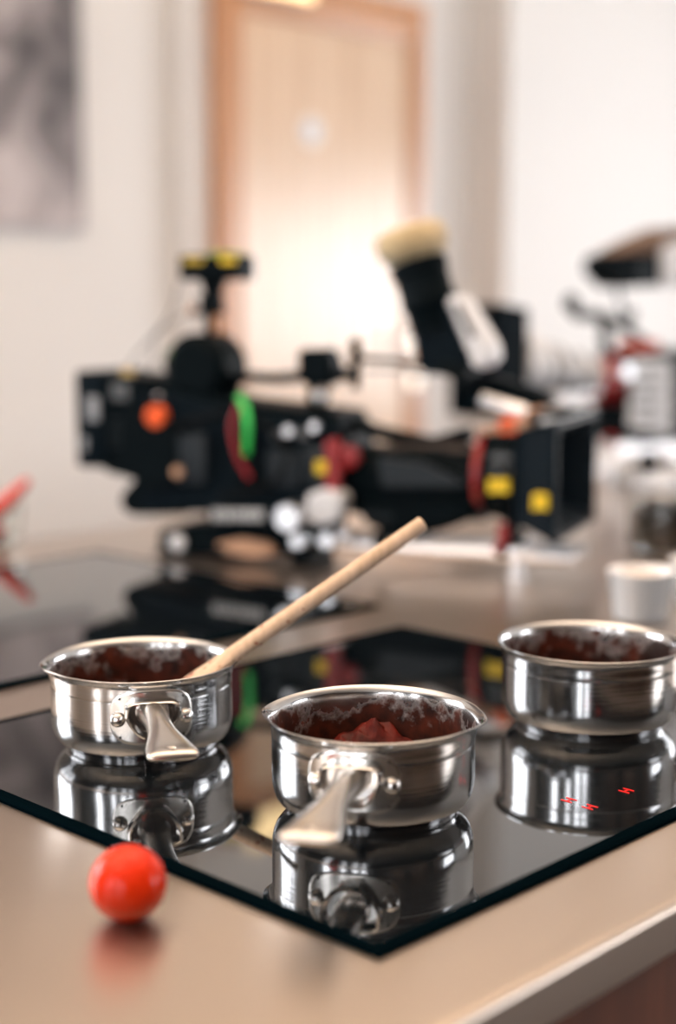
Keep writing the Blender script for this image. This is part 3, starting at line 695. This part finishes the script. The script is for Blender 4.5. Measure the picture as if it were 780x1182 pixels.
# viewfinder on its rod
m=MB(); A.tube(m,[(412,413,-.01),(450,416,-.01),(492,421,-.01)],.0042); A.tube(m,[(420,428,-.01),(455,428,-.01),(492,432,-.01)],.0016); vr=m.build('viewfinder_rod',M_black,camA)
vf=empty('v',(0,0,0),0,None,None); bpy.data.objects.remove(vf)
pa=A(481,300,-.02); pb=A(505,382,-.02); pc_=A(517,428,-.02)
m=MB(); m.cyl(pa,pb,1,prof=[(0,.030),(.03,.036),(.18,.037),(.22,.034),(.5,.034),(.55,.036),(.62,.036),(.66,.033),(1,.032)],n=36)
vfi=m.build('viewfinder',M_black,camA)
m=MB(); A.poly(m,[(472,352),(522,346),(548,412),(546,433),(484,432),(480,414)],-.045,.012,.005); m.build('viewfinder_body',M_blue,vfi)
m=MB(); ax=(pa-pb).normalized(); e0=pa-ax*.004; m.cyl(e0,e0+ax*.050,1,prof=[(0,.028),(.1,.037),(.35,.045),(.62,.047),(.85,.042),(.95,.028),(1,.006)],n=32); 
o=m.build('eyecup',M_tan,vfi); o['label']='tan fleece eyecup cover'
m=MB(); A.poly(m,[(512,345),(530,338),(570,404),(566,422),(549,428),(536,408)],-.05,.0,.005); va=m.build('viewfinder_side_arm',M_white,vfi)
m=MB(); A.poly(m,[(524,352),(531,350),(549,388),(543,391)],-.0515,-.0501,.0005); m.build('side_slot',M_dkgrey,va)
m=MB(); A.tube(m,[(508,424,-.055),(540,432,-.06)],.009); m.build('viewfinder_mount',M_black,vfi)
# rods over the lens
m=MB(); m.cyl(A(556,462,.02),A(606,476,.02),.010,n=24); m.build('upper_rod',M_silver,camA)
m=MB(); A.poly(m,[(524,440),(560,432),(612,448),(640,462),(620,474),(590,466),(545,462),(524,452)],.03,.07,.004); m.build('upper_bracket',M_black,camA)
m=MB(); A.tube(m,[(392,482,.0),(440,500,.01),(500,512,.01),(545,500,.01)],.010); m.build('upper_arm',M_black,camA)

# ------------------------------------------------------------------ film camera B, lens to the left
RB=(.475,2.72,TOP); YB=math.radians(34)
camB=empty('cinema_camera',RB,YB,'second cinema camera with white card on its side, lens pointing left, partly cut off','film camera')
B=Frame(RB,YB)
def bbarrel(m,px0,py0,px1,py1,prof,d=0,n=40):
    m.cyl(B(px0,py0,d),B(px1,py1,d),1,prof=prof,n=n)
# matte box seen from the front left
a=B(612,404,0); b=B(582,404,0); ax=-1
m=MB(); hw,hh=.066,.098
xr=B(588,404,0).x; xl=B(548,404,0).x; zc_=B(586,415,0).z
def sq2(x,f): return [Vector((x,-hw*f,zc_-hh*f)),Vector((x,hw*f,zc_-hh*f)),Vector((x,hw*f,zc_+hh*f)),Vector((x,-hw*f,zc_+hh*f))]
m.rings([sq2(xr,.7),sq2(xr-.01,.9),sq2(xl,1),sq2(xl-.004,.98),sq2(xl+.004,.92),sq2(xr-.02,.72)],cap=True,smooth=False); 
mbb=m.build('matte_box',M_blue,camB)
m=MB(); m.cyl((xr-.026,0,zc_),(xr-.0205,0,zc_),.045,prof=[(0,.042),(.3,.050),(1,.050)],n=36); m.build('front_glass',M_glassdk,mbb)
m=MB(); xq=B(690,430,0).x; z1=B(690,436,0).z
m.cyl((xr,0,zc_-.005),(xq,0,z1),1,prof=[(0,.052),(.02,.058),(.22,.056),(.28,.044),(.55,.040),(.6,.036),(1,.034)],n=40); lb2=m.build('lens_barrel',mat('silver_paint',(.72,.74,.78),.3,noise=.05),camB)
m=MB()
for t in (.33,.47,.72): 
    x=xr+(xq-xr)*t; z=zc_-.005+(z1-zc_+.005)*t; r=.0445 if t<.5 else .039
    m.cyl((x,0,z),(x+.006,0,z),r,n=36)
m.build('lens_ring',M_grey,lb2)
m=MB(); xs_=B(681,440,0).x; xe=B(707,440,0).x; zr=B(693,440,0).z
m.cyl((xs_,0,zr),(xe,0,zr),1,prof=[(0,.030),(.15,.041),(.6,.044),(1,.044)],n=40); m.build('red_mount_ring',M_red,camB)
m=MB(); zt=B(722,408,-.055).z; zb=B(722,512,-.055).z; m.prism([(xe,zt-.012),(xe+.02,zt),(xe+.17,zt+.004),(xe+.17,zb),(xe+.02,zb-.005),(xe,zb+.01)],'y',-.055,.055,.005); bb=m.build('camera_body',M_black,camB)
m=MB(); B.poly(m,[(732,414),(776,416),(776,502),(726,494)],-.062,-.0561,.002); cd=m.build('white_card',M_paper,bb)
m=MB()
for k,(w) in enumerate((38,30,36,26,34)): B.box(m,732,428+k*13,732+w,431+k*13,-.0632,-.0621,.0003)
m.build('card_writing',M_grey,cd)
m=MB(); c=B(716,428,-.058); m.cyl(c,c+Vector((0,-.02,0)),.013,n=24); m.build('side_knob',M_silver,camB)
m=MB(); B.box(m,738,394,762,412,-.03,.03,.003); m.build('orange_block',mat('rust_plastic',(.5,.055,.02),.45),camB)
# handle
m=MB(); m.tube(smooth_path([B(699,412,0),B(698,386,0),B(697,368,0)]),.0105,n=14); m.tube(smooth_path([B(661,352,0),B(666,363,0),B(684,364,0),B(700,368,0),B(716,374,0),B(728,366,0)]),.0098,n=14); m.tube(smooth_path([B(716,374,0),B(728,384,0),B(744,396,0)]),.0085,n=12); m.sphere(B(659,350,0),.0145,(1,1,1.2)); m.sphere(B(729,362,0),.008); m.build('top_handle',M_black,camB)
m=MB(); B.tube(m,[(722,366,0),(714,345,0),(712,325,0)],.0045); m.build('monitor_arm',M_grey,camB)
m=MB(); B.poly(m,[(703,300),(708,293),(772,293),(772,329),(720,332),(703,314)],-.04,.03,.004); mn=m.build('monitor',M_black,camB)
m=MB(); B.poly(m,[(686,309),(690,306),(706,309),(706,317),(687,316)],-.02,.01,.003); m.build('monitor_lever',M_black,mn)
m=MB(); B.box(m,738,305,758,320,-.0415,-.0401,.0005); m.build('monitor_port',M_dkgrey,mn)
m=MB(); B.poly(m,[(716,292.5),(745,277),(770,266),(780,262),(800,261),(800,292.5)],-.045,.03,.004); m.build('fabric_hood',M_brown,mn)
m=MB(); B.poly(m,[(768,283),(800,276),(800,330),(770,328)],-.055,-.0,.003); m.build('white_flap',M_paper,mn)
# cradle: curved silver foot on the worktop
m=MB(); 
P_=[]
for k in range(15):
    a_=math.radians(200-k*13); P_.append(B(740+44*math.cos(a_),548-36*math.sin(a_)*1.0,-.03))
m.tube(P_,.012,n=14)
fo=m.build('cradle_arch',M_silver,camB)
m=MB(); B.poly(m,[(712,512),(800,512),(800,528),(760,522),(712,524)],-.05,.05,.003); m.build('camera_plate',M_silver,camB)
m=MB(); m.cyl(B(748,532,-.01),B(748,532,.05),.022,n=28); m.build('pan_joint',M_black,camB)
m=MB(); m.b2((B(726,540,-.05).x,-.07,0),(B(800,540,-.05).x,.07,.02),.005); m.build('cradle_base',M_white,camB)
m=MB(); m.cyl(B(748,540,.0),(B(748,540,0).x,0,.019),.018,n=24); m.build('cradle_post',M_black,camB)
m=MB(); c=B(704,507,-.04); m.sphere(c,.010); m.build('red_knob',M_red,camB)
m=MB(); c=B(640,460,-.03); m.cyl(B(690,452,-.03),c,.0065,n=16); m.sphere(c,.015,(1,1,1)); m.build('focus_lever',M_silver,camB)

# ------------------------------------------------------------------ ramekins, jar, pepper glass
def ramekin(loc,label):
    r=empty('ramekin',loc,.3,label,'ramekin','white ramekins')
    p=[(.001,.001),(.024,.001),(.026,.000),(.0285,.002),(.030,.006),(.0355,.050),(.0368,.0515),(.0372,.0535),(.0362,.0550),(.0345,.0545),(.0335,.052),(.0285,.008),(.026,.005),(.001,.005)]
    m=MB(); N=96
    m.rings([[Vector(((rr+(.0004*math.cos(a*32) if .01<z<.05 and i<7 else 0))*math.cos(a),(rr+(.0004*math.cos(a*32) if .01<z<.05 and i<7 else 0))*math.sin(a),z)) for a in [2*PI*k/N for k in range(N)]] for i,(rr,z) in enumerate(p)])
    m.build('dish',mat('glazed_white_china',(.88,.88,.89),.12,coat=.5,noise=.01),r)
    m=MB(); m.cyl((0,0,.040),(0,0,.0455),.0318,.0325,n=48); m.build('filling',mat('creamy_filling',(.70,.56,.45),.6,noise=.1,nscale=60,bump=.3),r)
    return r
ramekin(Vector((.329,1.565,TOP)),'white china ramekin with pale filling, behind the right-hand saucepan')
ramekin(Vector((.410,1.625,TOP)),'white china ramekin farther back, partly hidden behind the other white ramekin')
jr=empty('storage_jar',Vector((.458,2.03,TOP)),0,'glass storage jar of brown beans with metal clip lid on the worktop','jar')
M_jar=mat('clear_glass',(.95,.97,.96),.02,trans=1,ior=1.45)
m=MB(); m.rings([[Vector((r*math.cos(2*PI*k/48),r*math.sin(2*PI*k/48),z)) for k in range(48)] for r,z in [(.001,.0005),(.044,.0005),(.050,.004),(.052,.010),(.052,.066),(.047,.076),(.046,.084),(.044,.084),(.044,.076),(.0495,.065),(.0495,.011),(.046,.005),(.001,.005)]]); m.build('glass_body',M_jar,jr)
bm_=bpy.data.materials.new('brown_beans'); bm_.use_nodes=True; nt=bm_.node_tree; b_=nt.nodes['Principled BSDF']; vo=nn(nt,'ShaderNodeTexVoronoi'); vo.inputs['Scale'].default_value=95; tc_=nn(nt,'ShaderNodeTexCoord'); nt.links.new(tc_.outputs['Object'],vo.inputs['Vector']); cr_=nn(nt,'ShaderNodeValToRGB'); cr_.color_ramp.elements[0].color=(.34,.25,.14,1); cr_.color_ramp.elements[1].color=(.08,.055,.03,1); cr_.color_ramp.elements[1].position=.6; nt.links.new(vo.outputs['Distance'],cr_.inputs[0]); nt.links.new(cr_.outputs[0],b_.inputs['Base Color'])
be=MB().lathe([(.001,.006),(.044,.006),(.0485,.012),(.0485,.056),(.044,.060),(.001,.062)],n=48).build('beans',bm_,jr); be['kind']='stuff'
m=MB(); m.tube([(.0475*math.cos(2*PI*k/40),.0475*math.sin(2*PI*k/40),.080) for k in range(40)],.0022,n=8,close=True); m.tube([(-.048,-.012,.080),(-.053,-.012,.070),(-.054,.0,.066),(-.053,.012,.070),(-.048,.012,.080)],.0018,n=8); m.build('wire_clip',M_silver,jr)
m=MB(); m.lathe([(.001,.0845),(.045,.0845),(.0485,.087),(.0490,.094),(.046,.099),(.030,.1005),(.028,.104),(.001,.104)],n=48); m.build('lid',mat('pale_blue_glass_lid',(.70,.76,.86),.15,coat=.6,noise=.03),jr)

gl=empty('glass_bowl',Vector((-.500,2.085,TOP)),0,'small clear glass beaker at the far left end of the worktop','glass')
m=MB(); m.rings([[Vector((r*math.cos(2*PI*k/48),r*math.sin(2*PI*k/48),z)) for k in range(48)] for r,z in [(.001,.0005),(.040,.0005),(.043,.003),(.048,.052),(.0465,.053),(.0415,.006),(.001,.005)]]); m.build('bowl_glass',M_jar,gl)
M_pep=mat('red_pepper_skin',(.80,.035,.010),.25,noise=.1,coat=.4)
M_stem=mat('green_stem',(.22,.26,.06),.6,noise=.1)
def pepper(P,r,label):
    c=Vector(P[0]); t=empty('chilli_pepper',c,0,label,'chilli pepper','red chilli peppers in the glass')
    Q=[Vector(p)-c for p in P]; S=smooth_path(Q,6); n=len(S)
    m=MB(); m.tube(S,[r*(.45+.9*math.sin(PI*min(1,.25+.72*(k/(n-1))))) if k<n-1 else .0006 for k in range(n)],n=16); m.build('flesh',M_pep,t)
    d_=(S[0]-S[1]).normalized(); m=MB(); m.tube([S[0],S[0]+d_*.008,S[0]+d_*.018+Vector((0,0,.004))],[r*.5,.0025,.002],n=10); m.build('stem',M_stem,t)
pz=TOP
pepper([(-.524,2.098,pz+.016),(-.503,2.092,pz+.034),(-.479,2.085,pz+.055),(-.458,2.079,pz+.074),(-.440,2.074,pz+.092)],.0090,'red chilli pepper leaning up and out of the glass beaker')
pepper([(-.522,2.068,pz+.017),(-.508,2.064,pz+.0155),(-.492,2.064,pz+.0155),(-.474,2.070,pz+.018)],.0100,'red chilli pepper lying at the bottom of the glass beaker')

# ------------------------------------------------------------------ light
w=bpy.data.worlds.new('World'); sc.world=w; w.use_nodes=True; bg=w.node_tree.nodes['Background']
bg.inputs[0].default_value=(.95,.955,.98,1); bg.inputs[1].default_value=11.0
def portal(axis,c,a0,a1,z0,z1,sgn):
    l=bpy.data.lights.new('portal','AREA'); l.shape='RECTANGLE'; l.size=a1-a0; l.size_y=z1-z0; l.cycles.is_portal=True
    o=bpy.data.objects.new('portal',l); COL.objects.link(o)
    p=uv(c,(a0+a1)/2,(z0+z1)/2) if axis=='u' else uv((a0+a1)/2,c,(z0+z1)/2)
    o.location=p; n=(uv(sgn,0) if axis=='u' else uv(0,sgn))
    o.rotation_euler=(-n).to_track_quat('Z','Y').to_euler()
    q=(-n).to_track_quat('Z','Y'); o.rotation_euler=q.to_euler()
for h in HL: portal('u',U0-.02,h[0],h[1],h[2],h[3],1)
for h in HR: portal('u',U1+.02,h[0],h[1],h[2],h[3],-1)
portal('v',VW+.06,-1.5,.35,.95,2.35,-1)
def ceil_light(u,v,p,sz=.5,col=(1,.78,.56)):
    l=bpy.data.lights.new('ceiling_lamp','AREA'); l.shape='DISK'; l.size=sz; l.energy=p; l.color=col
    o=bpy.data.objects.new('ceiling_lamp',l); COL.objects.link(o); o.location=uv(u,v,H-.02)
portal('v',V0-.02,*HF[0],1)
for u,v in ((-.2,1.2),(1.5,.9)):       # added fill lights without fittings, brightening the ceiling and its reflection in the steel
    l=bpy.data.lights.new('ceiling_fill_light','AREA'); l.shape='DISK'; l.size=1.6; l.energy=58; l.color=(1,.80,.62)
    o=bpy.data.objects.new('ceiling_fill_light',l); COL.objects.link(o); o.location=uv(u,v,1.95); o.rotation_euler=(PI,0,0)

sc.view_settings.view_transform='Standard'; sc.view_settings.look='None'; sc.view_settings.gamma=1; sc.view_settings.use_curve_mapping=False
sc.view_settings.exposure=0.14
sc.cycles.use_denoising=True; sc.cycles.max_bounces=10; sc.cycles.diffuse_bounces=5; sc.cycles.glossy_bounces=6; sc.cycles.transmission_bounces=8
sc.cycles.caustics_reflective=False; sc.cycles.caustics_refractive=False; sc.cycles.sample_clamp_indirect=6
